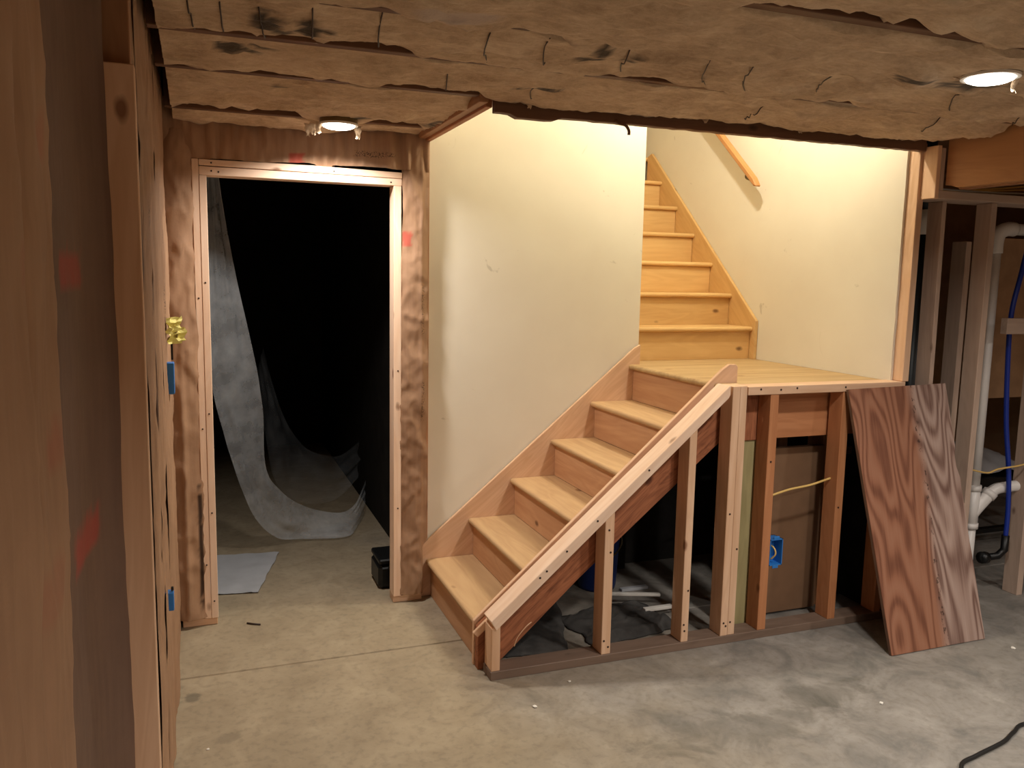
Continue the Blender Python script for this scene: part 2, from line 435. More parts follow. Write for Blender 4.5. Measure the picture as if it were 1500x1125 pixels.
# stair opening trim
t = empty('trim_1', (2.1, 3.08, 2.30), 'dark brown rim board along the front edge of the stair opening', 'trim', kind='structure')
pts = [(1.06,2.40),(3.19,2.40)]+[(3.19-i*2.13/70, 2.289+.004*nz(i*.8, 2.2)-(.014 if 62 <= i <= 67 else 0)) for i in range(71)]
prism('rim_board', pts, 'xz', 3.062, 3.098, M['rimdark'], t)
tube('torn_strip', [(1.565,3.06,2.296),(1.585,3.052,2.285),(1.608,3.05,2.28),(1.622,3.05,2.262),(1.624,3.052,2.245)], .006, M['rimdark'], t, 6, 4)
t = empty('trim_2', (1.03, 3.6, 2.32), 'brown rim boards along the left edge of the stair opening', 'trim', kind='structure')
board('rim_board', (1.0,3.07,2.322), (1.036,4.03,2.36), M['stud_dim'], t)
board('rim_board', (1.036,3.10,2.312), (1.062,4.06,2.38), M['stud_red'], t)

# ------------------------------------------------------------------ paper-faced wall panels
def paper(name, org, u, v, n, lu, lv, du, dv, disp, mat, parent, e0=None, e1=None, b0=None, b1=None, prints=(), inks=(), stains=()):
    org, u, v, n = Vector(org), Vector(u), Vector(v), Vector(n)
    nu, nv = max(2, int(lu/du)), max(2, int(lv/dv)); V = []; A = []
    for j in range(nv+1):
        b = j/nv
        for i in range(nu+1):
            a = i/nu
            lo = e0(b*lv) if e0 else 0; hi = lu+(e1(b*lv) if e1 else 0)
            uu = lo+(hi-lo)*a
            lo2 = b0(a*lu) if b0 else 0; hi2 = lv+(b1(a*lu) if b1 else 0)
            vv = lo2+(hi2-lo2)*b
            V.append(org+u*uu+v*vv+n*disp(uu, vv))
            mk = [0,0,0]
            for k, lst in enumerate((prints, inks, stains)):
                for (cu, cv, ru, rv, *ss) in lst:
                    d = max(abs(uu-cu)/ru, abs(vv-cv)/rv)+.25*nz(uu*40, vv*40)*(1 if k != 1 else .2)
                    mk[k] = max(mk[k], (1-sst(.85, 1.1, d))*(ss[0] if ss else 1))
            A.append(mk)
    f = grid_faces(nu, nv)
    if u.cross(v).dot(n) < 0: f = [q[::-1] for q in f]
    return mobj(name, V, f, mat, parent, smooth=True, attr=A)
def crumple(u, v, seed, amp, s=9):
    a = (1-abs(fbm(u+seed, v*.55, seed, s, 3)))**2; b = fbm(u, v*.4+seed, seed*2, s*.5, 3)
    return amp*(a*1.1+b*.8-.6)

# left wall: studs with paper-faced batts between them
wl = empty('wall_left', (XL, 2.5, 0), 'stud wall on the left filled with brown paper-faced insulation', 'wall', kind='structure')
board('sheathing', (-.36,-2.6,0), (-.33,4.13,2.57), M['darkwall'], wl, bev=0)
board('stud', (-.215,1.955,0), (-.116,1.992,2.098), M['stud'], wl)
board('stud', (-.215,1.994,0), (-.125,2.03,2.45), M['stud_dim'], wl)
board('bottom_plate', (-.215,2.03,0), (-.13,4.03,.036), M['stud_dim'], wl)
board('top_plate', (-.215,2.03,2.40), (-.13,4.03,2.44), M['stud_dim'], wl)
UP = (0,0,1)
def bay(y0, y1, x0, bulge, mat, seed, prints=(), inks=(), e1=None, e0=None, amp=.006, fold=None, stains=()):
    L = y1-y0
    def disp(u, v):
        s = u/L
        d = bulge*(1-abs(2*s-1)**2.6)+crumple(u, v, seed, amp, 6)+.006*nz(v*1.3, seed)
        if fold: d += fold(u, v)
        return d
    return paper('kraft_paper', (x0, y0, .012), (0,1,0), UP, (1,0,0), L, 2.50, .012, .02, disp, mat, wl, e0=e0, e1=e1, prints=prints, inks=inks, stains=stains)
wav = lambda seed, a, s=3: (lambda v: a*fbm(v, seed, 0, s, 3))
# nearest bay (left edge of the picture), then the darker recessed one
bay(.50, 1.235, -.178, .016, M['kraft'], 1.7, e1=wav(3, .015, 1.2), amp=.010,
    fold=lambda u, v: -.016*math.exp(-((u-.46+.02*(v-1.2))/.025)**2)+.010*math.exp(-((u-.40)/.05)**2),
    prints=((.43,1.67,.03,.022,.25),(.63,1.82,.03,.022,.3),(.617,1.46,.05,.022,.35),(.53,1.30,.06,.022,.2)))
board('stud', (-.29,1.225,0), (-.205,1.263,2.45), M['stud_dim'], wl)
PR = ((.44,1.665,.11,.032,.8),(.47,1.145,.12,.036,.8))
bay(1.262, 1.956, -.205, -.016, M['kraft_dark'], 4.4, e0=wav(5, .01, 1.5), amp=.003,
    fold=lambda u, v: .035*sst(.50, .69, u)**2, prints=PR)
# flange strips and bays beyond the bare stud
ys = [2.03, 2.30, 2.72, 3.14, 3.57, 4.03]
bulges = [.004, .016, .012, .018, .012]
for i in range(5):
    st = []
    ed = wav(i*2.3, .018, 2.2)
    bay(ys[i]+.004, ys[i+1]-.006, XL-.022+.003*i*.3, bulges[i], M['kraft'], 9+i*3.1, e0=wav(i+.4, .012, 2), e1=ed, amp=.009,
        inks=((.2,1.6,.02,.25),) if i in (1, 3) else ())
for i, y in enumerate(ys[1:-1]):
    board('stud', (-.215,y-.019,.036), (-.135,y+.019,2.40), M['stud_dim'], wl)
    # stapled paper flange over the stud edge, with torn, wavy borders
    paper('paper_flange', (-.128+.003*(i%2), y-.05, .05), (0,1,0), UP, (1,0,0), .10, 2.3, .01, .02,
          lambda u, v, i=i: .004*nz(u*20, v*3, i)+.012*abs(nz(v*1.7, i*3.3))*(1-abs(u-.05)/.05),
          M['kraft'], wl, e0=wav(i*4+1, .03, 2.6), e1=wav(i*5+2, .02, 2.9))

# bracket and box that show through slits in the paper
t = empty('junction_box', (-.105, 3.42, 1.22), 'blue electrical box edge showing through a slit in the left wall paper', 'electrical box')
board('body', (-.15,3.385,1.205), (-.102,3.44,1.325), M['blue'], t)
board('mounting_nail', (-.112,3.405,1.335), (-.104,3.41,1.40), M['black'], t)
bm_v = []; bm_f = []
t = empty('junction_box', (-.108, 2.78, .6), 'blue box corner showing low through the left wall paper near the floor', 'electrical box')
board('body', (-.15,2.765,.59), (-.107,2.80,.65), M['blue'], t)
board('mounting_tab', (-.115,2.775,.652), (-.107,2.787,.665), M['black'], t)
t = empty('yellow_tape_scrap', (-.1, 3.36, 1.43), 'crumpled yellow tape scrap stuck to the left wall above the blue box', 'tape')
for q, (dz, dy, sx) in enumerate(((.035,0,.03),(-.005,.02,.026))):
    V = []
    for j in range(7):
        for i in range(7):
            V.append((-.122+.008*i+.03*nz(i*.6+q*9, j*.6)+.006*q, 3.33+dy+i*.012, 1.405+dz+j*.010+.008*nz(i*.9, j*.7, q)))
    mobj('tape_fold' , V, grid_faces(6, 6), M['yellow'], t, smooth=False)
tube('wire_loop', [(-.098,3.38,1.43),(-.088,3.385,1.445),(-.09,3.40,1.42),(-.10,3.405,1.435)], .004, M['metal'], t, 6, 4)

# ------------------------------------------------------------------ wall with the rough door opening
wb = empty('wall_back', (.4, YD, 0), 'stud wall around the rough door opening faced with brown paper insulation', 'wall', kind='structure')
board('bottom_plate', (XL,4.035,0), (.035,4.12,.036), M['stud'], wb)
board('bottom_plate', (.884,4.035,0), (1.034,4.12,.036), M['stud'], wb)
board('stud', (-.119,4.035,.036), (-.081,4.12,2.40), M['stud_dim'], wb)
prism('stud', [(1.0,.036),(1.034,.036),(1.034,.30),(1.064,.325),(1.064,2.33),(1.0,2.33)], 'xz', 4.035, 4.12, M['stud_dim'], wb, math.pi/2)
board('top_plate', (-.119,4.035,2.40), (1.064,4.12,2.44), M['stud_dim'], wb)
board('sheathing', (-3.2,4.121,0), (.0,4.13,2.57), M['darkwall'], wb, bev=0)
board('sheathing', (-.02,4.121,2.14), (1.09,4.13,2.57), M['darkwall'], wb, bev=0)
board('sheathing', (.92,4.121,0), (1.05,4.13,2.57), M['darkwall'], wb, bev=0)
paper('kraft_paper', (-.165,4.028,.045), (1,0,0), UP, (0,-1,0), .145, 2.24, .008, .016,
      lambda u, v: .022*(1-abs(2*u/.15-1)**2)+crumple(u, v, 3.3, .012, 9)+.012*math.exp(-((u-.075)/.012)**2)*sst(1.9,.4,v),
      M['kraft'], wb, e1=lambda v: .012*fbm(v, 2.2, 0, 2, 3)+.022*sst(1.6, .9, v)+.004, stains=((.134,.35,.010,.28),))
paper('kraft_paper', (.916,4.028,.045), (1,0,0), UP, (0,-1,0), .142, 2.24, .008, .012,
      lambda u, v: .020*(1-abs(2*u/.142-1)**2)+crumple(u, v, 8.8, .014, 9)+.008*math.exp(-((u-.105)/.01)**2),
      M['kraft'], wb, e0=lambda v: .010*fbm(v, 6.1, 0, 2.4, 3)-.006*sst(1.6,.8,v)+.004, e1=lambda v: -.026*(1-sst(.24,.28,v)), prints=((.032,1.80,.022,.035),),
      inks=((.11,1.0,.008,.1),(.11,1.45,.008,.12)))
paper('kraft_paper', (-.14,4.026,2.158), (1,0,0), UP, (0,-1,0), 1.195, .26, .012, .010,
      lambda u, v: .016*(1-abs(2*v/.26-1)**2)+crumple(u*1.9, v*.5, 5.5, .024, 9),
      M['kraft'], wb, b0=lambda u: .006+.008*fbm(u, 3.3, 0, 6, 3)+.014*sst(.35,.75,u)-.014*sst(.62,.7,u)*(1-sst(.72,.74,u))-.012*sst(.8,1.15,u),
      prints=((.57,.03,.034,.03),), inks=((.93,.075,.10,.012),))
d1 = empty('door_1', (.46, YD, 0), 'pale pine framing of the unfinished door opening to the dark room', 'doorway', kind='structure')
board('jamb', (-.022,4.024,.036), (.007,4.115,2.165), M['jamb'], d1)
board('jamb', (.008,4.022,.036), (.039,4.118,2.095), M['jamb'], d1)
board('jamb', (.884,4.022,.036), (.922,4.118,2.095), M['jamb'], d1)
prism('header', [(.008,2.096),(.924,2.096),(.924,2.128),(.008,2.134)], 'xz', 4.022, 4.118, M['jamb'], d1)
prism('header', [(.008,2.138),(.924,2.130),(.924,2.158),(.5,2.166),(.008,2.164)], 'xz', 4.020, 4.118, M['jamb'], d1)

# ------------------------------------------------------------------ ceiling insulation
def batt(x0, x1, y0, y1, zb, seed, label, wires=(), marks=(), tufts=(), hole=None, edge=.075, pale=(), gaps=()):
    root = empty('insulation_batt', ((x0+x1)/2, (y0+y1)/2, zb), label, 'insulation', 'insulation batts in the ceiling')
    W_ = y1-y0; du = .02; nu = int((x1-x0)/du); nv = max(14, int(W_/.016)); V = []; A = []
    def zz(x, s, y):
        e = abs(2*s-1)
        q = 1.0
        if hole: q = .15+.85*sst(hole[2], hole[2]+.16, math.hypot(x-hole[0], y-hole[1]))
        g = 0
        for (ga, gb, gh) in gaps:
            g = max(g, 1.05*gh*sst(ga-.05, ga+.04, x+.03*nz(x*9, seed))*(1-sst(gb-.04, gb+.05, x+.03*nz(x*9, seed+2)))*(.75+.5*nz(x*13, seed, 4)))
        z = zb+q*(.02*(1-s)**8+.026*fbm(x*.8, y*1.7, seed, 3.2, 4)*(1-.6*s**6)+.022*(1-abs(fbm(x*.7, y*2.2, seed+4, 8, 4)))-.020)+g*1.7*s**9
        z -= .016*max(0, nz(x*1.3, seed*2))*s**3
        z += .010*sst(.9, 1.0, e)*nz(x*14, seed, s)
        if hole:
            d = math.hypot(x-hole[0], y-hole[1]); z -= (z-(zb-.012))*(1-sst(hole[2]-.01, hole[2]+.10, d)); z += .05*(1-sst(hole[2]-.02, hole[2]-.003, d))
        return z
    for j in range(nv+1):
        s = j/nv
        for i in range(nu+1):
            x = x0+(x1-x0)*i/nu
            ye = y0+.026*fbm(x, seed, 1, 3.5, 4); yf = y1+.022*fbm(x, seed, 2, 3.5, 4)+.010*fbm(x, seed, 5, 22, 2)
            y = ye+(yf-ye)*s; z = zz(x, s, y)
            if j in (0, nv): z = zb+.17; y = y0+.026 if j == 0 else y1-.026
            V.append((x, y, z))
            m = 0; p = 0
            for (cx, cy, rx, ry) in marks:
                d = math.hypot((x-cx)/rx, (y-cy)/ry)+.9*fbm(x, y*2.5, seed, 16, 3); m = max(m, 1-sst(.55, 1.0, d))
            for (cx, cy, rx, ry) in pale:
                d = math.hypot((x-cx)/rx, (y-cy)/ry)+.5*fbm(x, y, seed, 9, 3); p = max(p, 1-sst(.6, 1.0, d))
            A.append((m, p, 0))
    mobj('fibre_blanket', V, grid_faces(nu, nv, True), M['batt'], root, origin=(0,0,0), smooth=True, attr=A)
    for (xa, ya, xb, yb) in wires:
        P = []
        for i in range(9):
            t = i/8; y = ya+(yb-ya)*t; x = xa+(xb-xa)*(t**1.6 if xb-xa > .06 else t)
            s = (y-y0)/W_; P.append((x, y, zz(x, min(1,max(0,s)), y)-.010+.011*abs(2*t-1)**2))
        tube('support_wire', P, .0021, M['wire'], root, 6)
    for q, (tx, ty, tz, h) in enumerate(tufts):
        V = []
        for j in range(6):
            for i in range(5):
                w = (i-2)*.0075*(1-.09*j)+.006*nz(j*.9, i*.3, q+seed)
                V.append((tx+w+.004*nz(i, j, q+seed), ty+.007*nz(i*.8, j*.7, q*3+seed), tz-h*j/5*(1+.25*nz(i*.9, q))))
        mobj('tuft', V, grid_faces(4, 5), M['batt'], root, smooth=True)
    return root
batt(-.09, 3.9, .95, 1.345, 2.335, 1.1, 'insulation batt nearest the viewer in the ceiling')
batt(-.09, 3.9, 1.355, 1.775, 2.325, 2.3, 'insulation batt on the near side of the right ceiling lamp', gaps=((1.25,1.62,.04),(1.66,1.98,.035),(2.3,2.6,.02)))
batt(-.09, 3.9, 1.785, 2.187, 2.322, 3.7, 'puffy insulation batt around the bright right ceiling lamp',
     hole=(2.283, 1.969, .085), tufts=((2.36,1.95,2.318,.05),(2.20,2.02,2.325,.02)), pale=((.62,2.08,.12,.07),), marks=((.62,2.10,.03,.02),(2.33,2.10,.14,.05),(2.10,2.08,.07,.04)), gaps=((.28,.47,.03),(.55,.64,.035),(.68,.92,.03),(1.5,1.62,.015)))
batt(-.09, 3.24, 2.198, 2.601, 2.338, 5.2, 'insulation batt crossed by a row of thin wires and dark smudges',
     wires=((-.012,2.26,.005,2.50),(.062,2.24,.081,2.54),(.153,2.25,.198,2.574),(.281,2.21,.319,2.53),(.46,2.21,.531,2.59),(.758,2.22,.856,2.56),(.922,2.21,1.024,2.47),(1.192,2.22,1.292,2.50),(1.463,2.21,1.645,2.55),(1.615,2.21,1.819,2.56),(1.926,2.24,2.032,2.45),(2.464,2.22,2.668,2.46),(3.015,2.435,3.148,2.59)),
     marks=((.19,2.37,.055,.07),(.225,2.42,.04,.05),(.295,2.40,.045,.07),(1.12,2.27,.03,.04),(1.13,2.36,.05,.045),(1.24,2.34,.04,.05)), gaps=((.0,.16,.025),(.2,.34,.03),(.36,.58,.05),(1.28,1.5,.018),(2.1,2.3,.015)))
batt(-.09, 3.22, 2.612, 3.062, 2.338, 8.6, 'long insulation batt reaching to the front rim of the stair opening',
     wires=((.784,2.748,.838,2.97),(1.101,2.762,1.173,2.975),(2.049,2.759,2.114,2.978),(2.83,2.66,2.9,2.82)), marks=((.12,2.78,.07,.05),(.19,2.75,.03,.03),(1.05,2.83,.04,.04),(1.14,2.80,.05,.04),(1.2,2.80,.03,.03)),
     tufts=((1.19,3.045,2.345,.035),(1.23,3.05,2.345,.025),(1.98,3.055,2.34,.02),(2.46,3.055,2.345,.03)), gaps=((.20,.50,.025),(.64,.98,.035)))
batt(-.09, 1.02, 3.094, 3.820, 2.340, 10.4, 'wide insulation batt around the left ceiling lamp near the door',
     hole=(.578, 3.728, .085), tufts=((.455,3.79,2.315,.055),(.475,3.755,2.315,.05),(.492,3.72,2.31,.045),(.665,3.76,2.315,.055)), marks=((.66,3.66,.05,.025),(.30,3.2,.05,.03),(.97,3.65,.05,.12)), gaps=((-.06,.19,.028),(.21,.42,.03),(.72,.95,.035)))
batt(-.09, 1.02, 3.830, 4.015, 2.335, 12.2, 'narrow insulation batt against the wall over the door', edge=.03)
batt(3.30, 5.6, 2.0, 3.0, 2.36, 14.1, 'insulation batt beyond the orange beam on the right')

for jy, jx0, jx1, jz in ((1.35,-.12,3.9,2.345),(1.78,-.12,3.9,2.337),(2.193,-.12,3.25,2.340),(2.607,-.12,3.25,2.343),(3.088,-.12,1.0,2.345),(3.826,-.12,1.0,2.342)):
    tag(board('ceiling_joist', (jx0, jy-.019, jz), (jx1, jy+.019, 2.565), M['rimdark']), 'dark brown joist edge between the ceiling batts, %s' % {1.35:'nearest the viewer',1.78:'second from the viewer',2.193:'third from the viewer, nearer than the wires',2.607:'just beyond the row of wires',3.088:'between the stair opening and left lamp',3.826:'just beyond the left lamp'}[jy], 'joist', kind='structure')
def can_light(loc, label):
    r = empty('can_light', loc, label, 'ceiling lamp', 'recessed ceiling lamps')
    x, y, z = loc
    def ring(ri, ro, z0, z1, n=36):
        v = []; f = []
        for k in range(n):
            a = 2*math.pi*k/n; c, s = math.cos(a), math.sin(a)
            v += [(x+ri*c,y+ri*s,z0),(x+ro*c,y+ro*s,z0),(x+ro*c,y+ro*s,z1),(x+ri*c,y+ri*s,z1)]
        for k in range(n):
            b, d = 4*k, 4*((k+1)%n)
            for q in range(4): f.append((b+q, d+q, d+(q+1)%4, b+(q+1)%4))
        return v, f
    v, f = ring(.070, .083, z+.004, z+.012); mobj('trim_ring', v, f, M['white'], r)
    n = 36; v = []; f = []
    for j, (rr, dz) in enumerate(((.0705,.008),(.066,-.001),(.052,-.007),(.030,-.011),(.004,-.012))):
        v += [(x+rr*math.cos(2*math.pi*k/n), y+rr*math.sin(2*math.pi*k/n), z+dz) for k in range(n)]
        if j: f += [((j-1)*n+k, j*n+k, j*n+(k+1)%n, (j-1)*n+(k+1)%n) for k in range(n)]
    f.append(tuple(range(4*n, 5*n)))
    mobj('lens', v, f, M['lens'], r, smooth=True)
    v, f = ring(.072, .080, z+.012, z+.12); mobj('housing', v, f, M['metal'], r)
can_light((.578, 3.728, 2.300), 'lit recessed lamp in the ceiling near the door opening')
can_light((2.283, 1.970, 2.300), 'lit recessed lamp in the ceiling at the upper right, with hanging insulation')

# ------------------------------------------------------------------ lower flight
X0, RUN, RIS = 1.0646, .2312, .2
YN, YW = 3.272, 4.072
lf = empty('lower_stair_flight', (1.6, 3.67, 0), 'lower flight of pine stairs rising to the landing from the floor', 'stairs')
def tread_geo(x0, x1, y0, y1, zt, th=.028, axis='x'):
    # rounded nosing profile, extruded across
    pr = [(x1, zt), (x1, zt-th)]+[(x0+th/2-th/2*math.sin(math.pi*k/8), zt-th/2-th/2*math.cos(math.pi*k/8)) for k in range(9)]
    return pr
for k in range(5):
    x = X0+k*RUN
    prism('tread', tread_geo(x, x+RUN+.028, YN, YW, RIS*(k+1)), 'xz', YN, YW, M['tread'], lf, bev=0, across=True)
for k in range(6):
    x = X0+k*RUN+.026
    board('riser', (x, YN, RIS*k+.001 if k else 0), (x+.018, YW, RIS*(k+1)-.0285), M['riser'], lf, axis=1)
sl = RIS/RUN; sa = math.atan(sl)
prism('skirt_board', [(1.040,0),(1.040,.272),(2.254,1.292),(2.289,1.310),(2.289,1.0),(1.36,.2),(1.15,0)], 'xz', 4.074, 4.092, M['stud'], lf, sa)
prism('skirt_board', [(1.064,0),(1.064,.20),(2.262,1.262),(2.300,1.287),(2.335,1.287),(2.347,1.276),(2.347,1.19),(2.30,1.17),(1.12,0)], 'xz', 3.250, 3.270, M['stud'], lf, sa)
prism('stringer', [(1.068,0),(1.068,.185),(2.19,1.155),(2.318,1.155),(2.318,1.0),(2.193,.900),(1.536,.357),(1.16,.018),(1.14,0)], 'xz', 3.200, 3.240, M['lsl'], lf, sa)

# landing
ld = empty('stair_landing', (2.7, 3.7, 0), 'square pine landing between the two stair flights', 'landing')
prism('deck', [(2.22+.014-.014*math.sin(math.pi*k/8), 1.186-.014*math.cos(math.pi*k/8)) for k in range(9)]+[(3.165,1.2),(3.165,1.172)], 'xz', 3.186, 4.26, M['deck'], ld, bev=0)
board('rim_joist', (2.44,3.200,.935), (3.165,3.238,1.168), M['stud_red'], ld)
board('corner_block', (2.320,3.186,.935), (2.436,3.1995,1.15), M['lsl'], ld)
board('corner_block', (2.437,3.19,.96), (2.468,3.1995,1.13), M['stud_red'], ld)
board('cross_beam', (2.405,3.238,.96), (2.44,4.07,1.168), M['stud_red'], ld)
board('support_post', (2.345,3.195,.0), (2.452,3.265,.934), M['treated'], ld)

# upper flight
UR, UI, YU = .2296, .1956, 4.2271
uf = empty('upper_stair_flight', (2.72, 4.9, 1.2), 'upper flight of pine stairs climbing away from the landing', 'stairs')
for k in range(7):
    y = YU+k*UR; z = 1.2+UI*(k+1); y1 = y+UR+.028 if k < 6 else 6.5
    pr = [(y1, z), (y1, z-.028)]+[(y+.014-.014*math.sin(math.pi*q/8), z-.014-.014*math.cos(math.pi*q/8)) for q in range(9)]
    prism('tread', pr, 'yz', 2.292, 3.142 if k < 6 else 3.165, M['stair'], uf, bev=0, across=True)
    board('riser', (2.292, y+.026, z-UI), (3.142, y+.044, z-.0285), M['stair'], uf, axis=0)
us = UI/UR
prism('skirt_board', [(4.205,1.2),(4.205,1.434),(5.545,2.588),(5.60,2.571),(5.60,2.36),(4.5,1.2)], 'yz', 3.144, 3.165, M['stair'], uf, math.atan(us))

# handrail on the right wall
hr = empty('handrail', (3.09, 4.6, 2.5), 'varnished wooden handrail on the cream wall above the upper flight', 'handrail')
hz = lambda y: 2.222+(y-4.17)*.845
prism('rail', [(4.170,hz(4.17)),(4.205,hz(4.205)-.022),(5.75,hz(5.75)-.022),(5.75,hz(5.75)+.024),(4.205,hz(4.205)+.026),(4.178,hz(4.178)+.01)], 'yz', 3.068, 3.108, M['rail'], hr, math.atan(.845), bev=.008)
for y in (4.30, 5.1):
    tube('bracket', [(3.088,y,hz(y)-.022),(3.088,y,hz(y)-.045),(3.12,y,hz(y)-.055),(3.166,y,hz(y)-.05)], .006, M['metal'], hr, 8, 4)

# ------------------------------------------------------------------ knee wall in front of the stairs
kw = empty('knee_wall_framing', (2.1, YF, 0), 'half-height stud framing with a sloped cap below stairs and landing', 'framing')
prism('bottom_plate', [(1.088,0),(3.185,0),(3.185,.038),(1.088,.038)], 'xz', 3.088, 3.188, M['plate'], kw)
cz = lambda x, off=0: .262+(x-1.089)*(1.208-.262)/(2.193-1.089)+off
def slopestud(x0, x1, y0=3.092, y1=3.181, mat='stud', zt=None):
    off = -.050
    z0, z1 = (cz(x0, off), cz(x1, off)) if zt is None else (zt, zt)
    prism('stud', [(x0,.038),(x1,.038),(x1,z1),(x0,z0)], 'xz', y0, y1, M[mat], kw, math.pi/2)
prism('sloped_cap', [(1.086,cz(1.086)),(1.110,cz(1.11)-.062),(2.190,cz(2.19)-.050),(2.198,1.170),(2.198,1.210),(2.192,1.210)], 'xz', 3.086, 3.182, M['jamb'], kw, sa)
prism('backing_strip', [(1.040,cz(1.04)-.045),(1.062,cz(1.062)-.085),(2.19,cz(2.19)-.06),(2.19,cz(2.19)-.022)], 'xz', 3.184, 3.199, M['stud'], kw, sa)
prism('stud', [(1.092,.038),(1.130,.038),(1.130,cz(1.13)-.058),(1.092,cz(1.092)-.040)], 'xz', 3.092, 3.181, M['stud'], kw, math.pi/2)
slopestud(1.601, 1.645); slopestud(2.003, 2.040)
board('stud', (2.213,3.090,.038), (2.251,3.181,1.207), M['stud'], kw)
board('stud', (2.253,3.092,.038), (2.291,3.181,1.207), M['stud'], kw)
board('stud', (2.420,3.092,.038), (2.466,3.181,1.163), M['stud_red'], kw)
board('stud', (2.832,3.092,.038), (2.876,3.181,1.163), M['stud_red'], kw)
board('landing_plate', (2.293,3.088,1.164), (3.205,3.182,1.203), M['stud'], kw)
board('stud', (3.12,3.092,.038), (3.16,3.181,1.163), M['stud_red'], kw)

# post at the near end of the right stairwell wall
ew = empty('wall_end_post', (3.2, 3.1, 1.2), 'golden wall-end stud beside the landing, drywall stopping short of it', 'post')
board('stud', (3.181,3.085,1.204), (3.219,3.20,2.33), M['stud'], ew)
board('stud', (3.181,3.095,0), (3.219,3.185,1.163), M['stud_red'], ew)

# ------------------------------------------------------------------ framing and plumbing on the right
rf = empty('partition_framing', (3.9, 3.05, 0), 'bare stud partition on the right in front of the white pipe', 'framing')
board('top_plate', (3.222,3.0,2.071), (6.0,3.172,2.108), M['stud_shaded'], rf)
board('block', (3.197,3.0,2.071), (3.221,3.10,2.31), M['stud'], rf)
board('filler_block', (3.222,3.0,2.109), (3.246,3.09,2.30), M['stud_shaded'], rf)
prism('stud', [(3.342,2.07),(3.368,2.07),(3.388,.036),(3.362,.036)], 'xz', 3.084, 3.172, M['stud_shaded'], rf, math.pi/2)
board('stud', (3.598,3.03,.036), (3.634,3.118,2.07), M['stud_shaded'], rf)
board('stud', (4.125,3.10,.0), (4.166,3.19,2.07), M['stud_shaded'], rf)
board('stud', (3.752,3.29,0), (3.790,3.38,1.90), M['stud_shaded'], rf)
board('bottom_plate', (3.22,3.03,0), (3.66,3.172,.036), M['stud_dim'], rf)
board('cross_block', (3.80,3.05,1.432), (4.124,3.088,1.512), M['stud_shaded'], rf)
bmr = empty('ceiling_beam', (3.27, 2.0, 2.11), 'orange-brown beam running toward the viewer under the right ceiling', 'beam')
prism('beam_timber', [(.4,2.116),(2.93,2.116),(2.965,2.128),(2.995,2.132),(2.995,2.40),(.4,2.40)], 'yz', 3.25, 3.30, M['beam'], bmr)
prism('beam_timber', [(.4,2.112),(2.96,2.112),(2.99,2.14),(2.99,2.40),(.4,2.40)], 'yz', 3.302, 3.35, M['stud_dim'], bmr)
for i in range(3):
    tag(tube('ceiling_cable', [(3.4+.0*i,3.3+.05*i,2.16-.012*i),(3.75,3.18,2.14+.008*i),(4.2,3.14-.03*i,2.15+.02*i),(5.0,3.1,2.17)], .005, M['cable' if i else 'pvc'], None, 6, 5),
        ['pale cable lying on the partition top plate, upper of three', 'yellowish cable lying on the partition top plate, middle of three', 'yellowish cable lying on the partition top plate, lowest of three'][i], 'cable', 'cables over the partition')

pp = empty('drain_pipe', (3.88, 3.24, 0), 'white plastic drain pipe with elbow and side branch', 'pipe')
PXB, PXT, PY = 3.888, 3.885, 3.23
tube('riser_pipe', [(PXB,PY,.0),(PXB,PY,.40)], .030, M['pvc'], pp, 20)
tube('riser_pipe', [(PXB,PY,.56),(PXT,PY,1.86)], .030, M['pvc'], pp, 20)
tube('elbow', [(PXT,PY,1.84),(PXT,PY,1.90),(PXT+.018,PY,1.945),(PXT+.07,PY,1.967),(PXT+.12,PY,1.967)], .037, M['pvc'], pp, 20, 5)
tube('top_pipe', [(PXT+.10,PY,1.967),(PXT+.9,PY,1.975)], .030, M['pvc'], pp, 20)
v, f = merge(tube_geo([(PXB,PY,.365),(PXB,PY,.60)], .036, 20), tube_geo([(PXB,PY,.365),(PXB,PY,.395)], .040, 20), tube_geo([(PXB,PY,.575),(PXB,PY,.605)], .040, 20),
             tube_geo(smooth_path([(PXB,PY,.44),(PXB+.05,PY-.01,.50),(PXB+.10,PY-.02,.555)], 4), .034, 18), tube_geo([(PXB+.085,PY-.017,.538),(PXB+.107,PY-.021,.563)], .039, 18))
mobj('wye', v, f, M['pvc'], pp, smooth=True)
tube('branch_pipe', [(PXB+.10,PY-.02,.555),(PXB+.135,PY-.03,.58),(PXB+.20,PY-.045,.590),(PXB+.27,PY-.07,.60)], .030, M['pvc'], pp, 18, 4)

bx = empty('water_line', (4.0, 3.15, .2), 'blue flexible water line hanging beside the white drain pipe', 'pipe')
tube('tubing', [(4.10,3.13,2.06),(4.03,3.15,1.90),(3.985,3.15,1.72),(3.945,3.15,1.52),(3.955,3.15,1.25),(3.985,3.15,.95),(4.035,3.15,.70),(4.06,3.15,.48),(4.062,3.15,.32)], .0125, M['pex'], bx, 10, 6)
tube('valve', [(4.062,3.15,.33),(4.062,3.15,.25),(4.03,3.16,.215),(3.96,3.18,.205)], [.02]*4, M['black'], bx, 10)
tube('valve_handle', [(3.97,3.18,.205),(3.93,3.18,.208)], .032, M['black'], bx, 10)
tag(tube('nail_tie_wire', [(3.64,3.10,.74),(3.72,3.11,.725),(3.86,3.13,.695),(3.93,3.13,.71),(4.05,3.11,.725),(4.12,3.11,.735)], .005, M['cable'], None, 6, 4), 'thin yellow cable strung across the white drain pipe', 'cable')
bp = empty('black_vent_pipe', (3.49, 3.3, 0), 'black vent pipe with a speckled white collar beside the stairwell post', 'pipe')
tube('pipe_body', [(3.475,3.32,.0),(3.475,3.32,1.93)], .043, M['blackpipe'], bp, 18)
tube('collar', [(3.475,3.32,1.925),(3.475,3.32,2.05)], .044, M['whitechip'], bp, 18)
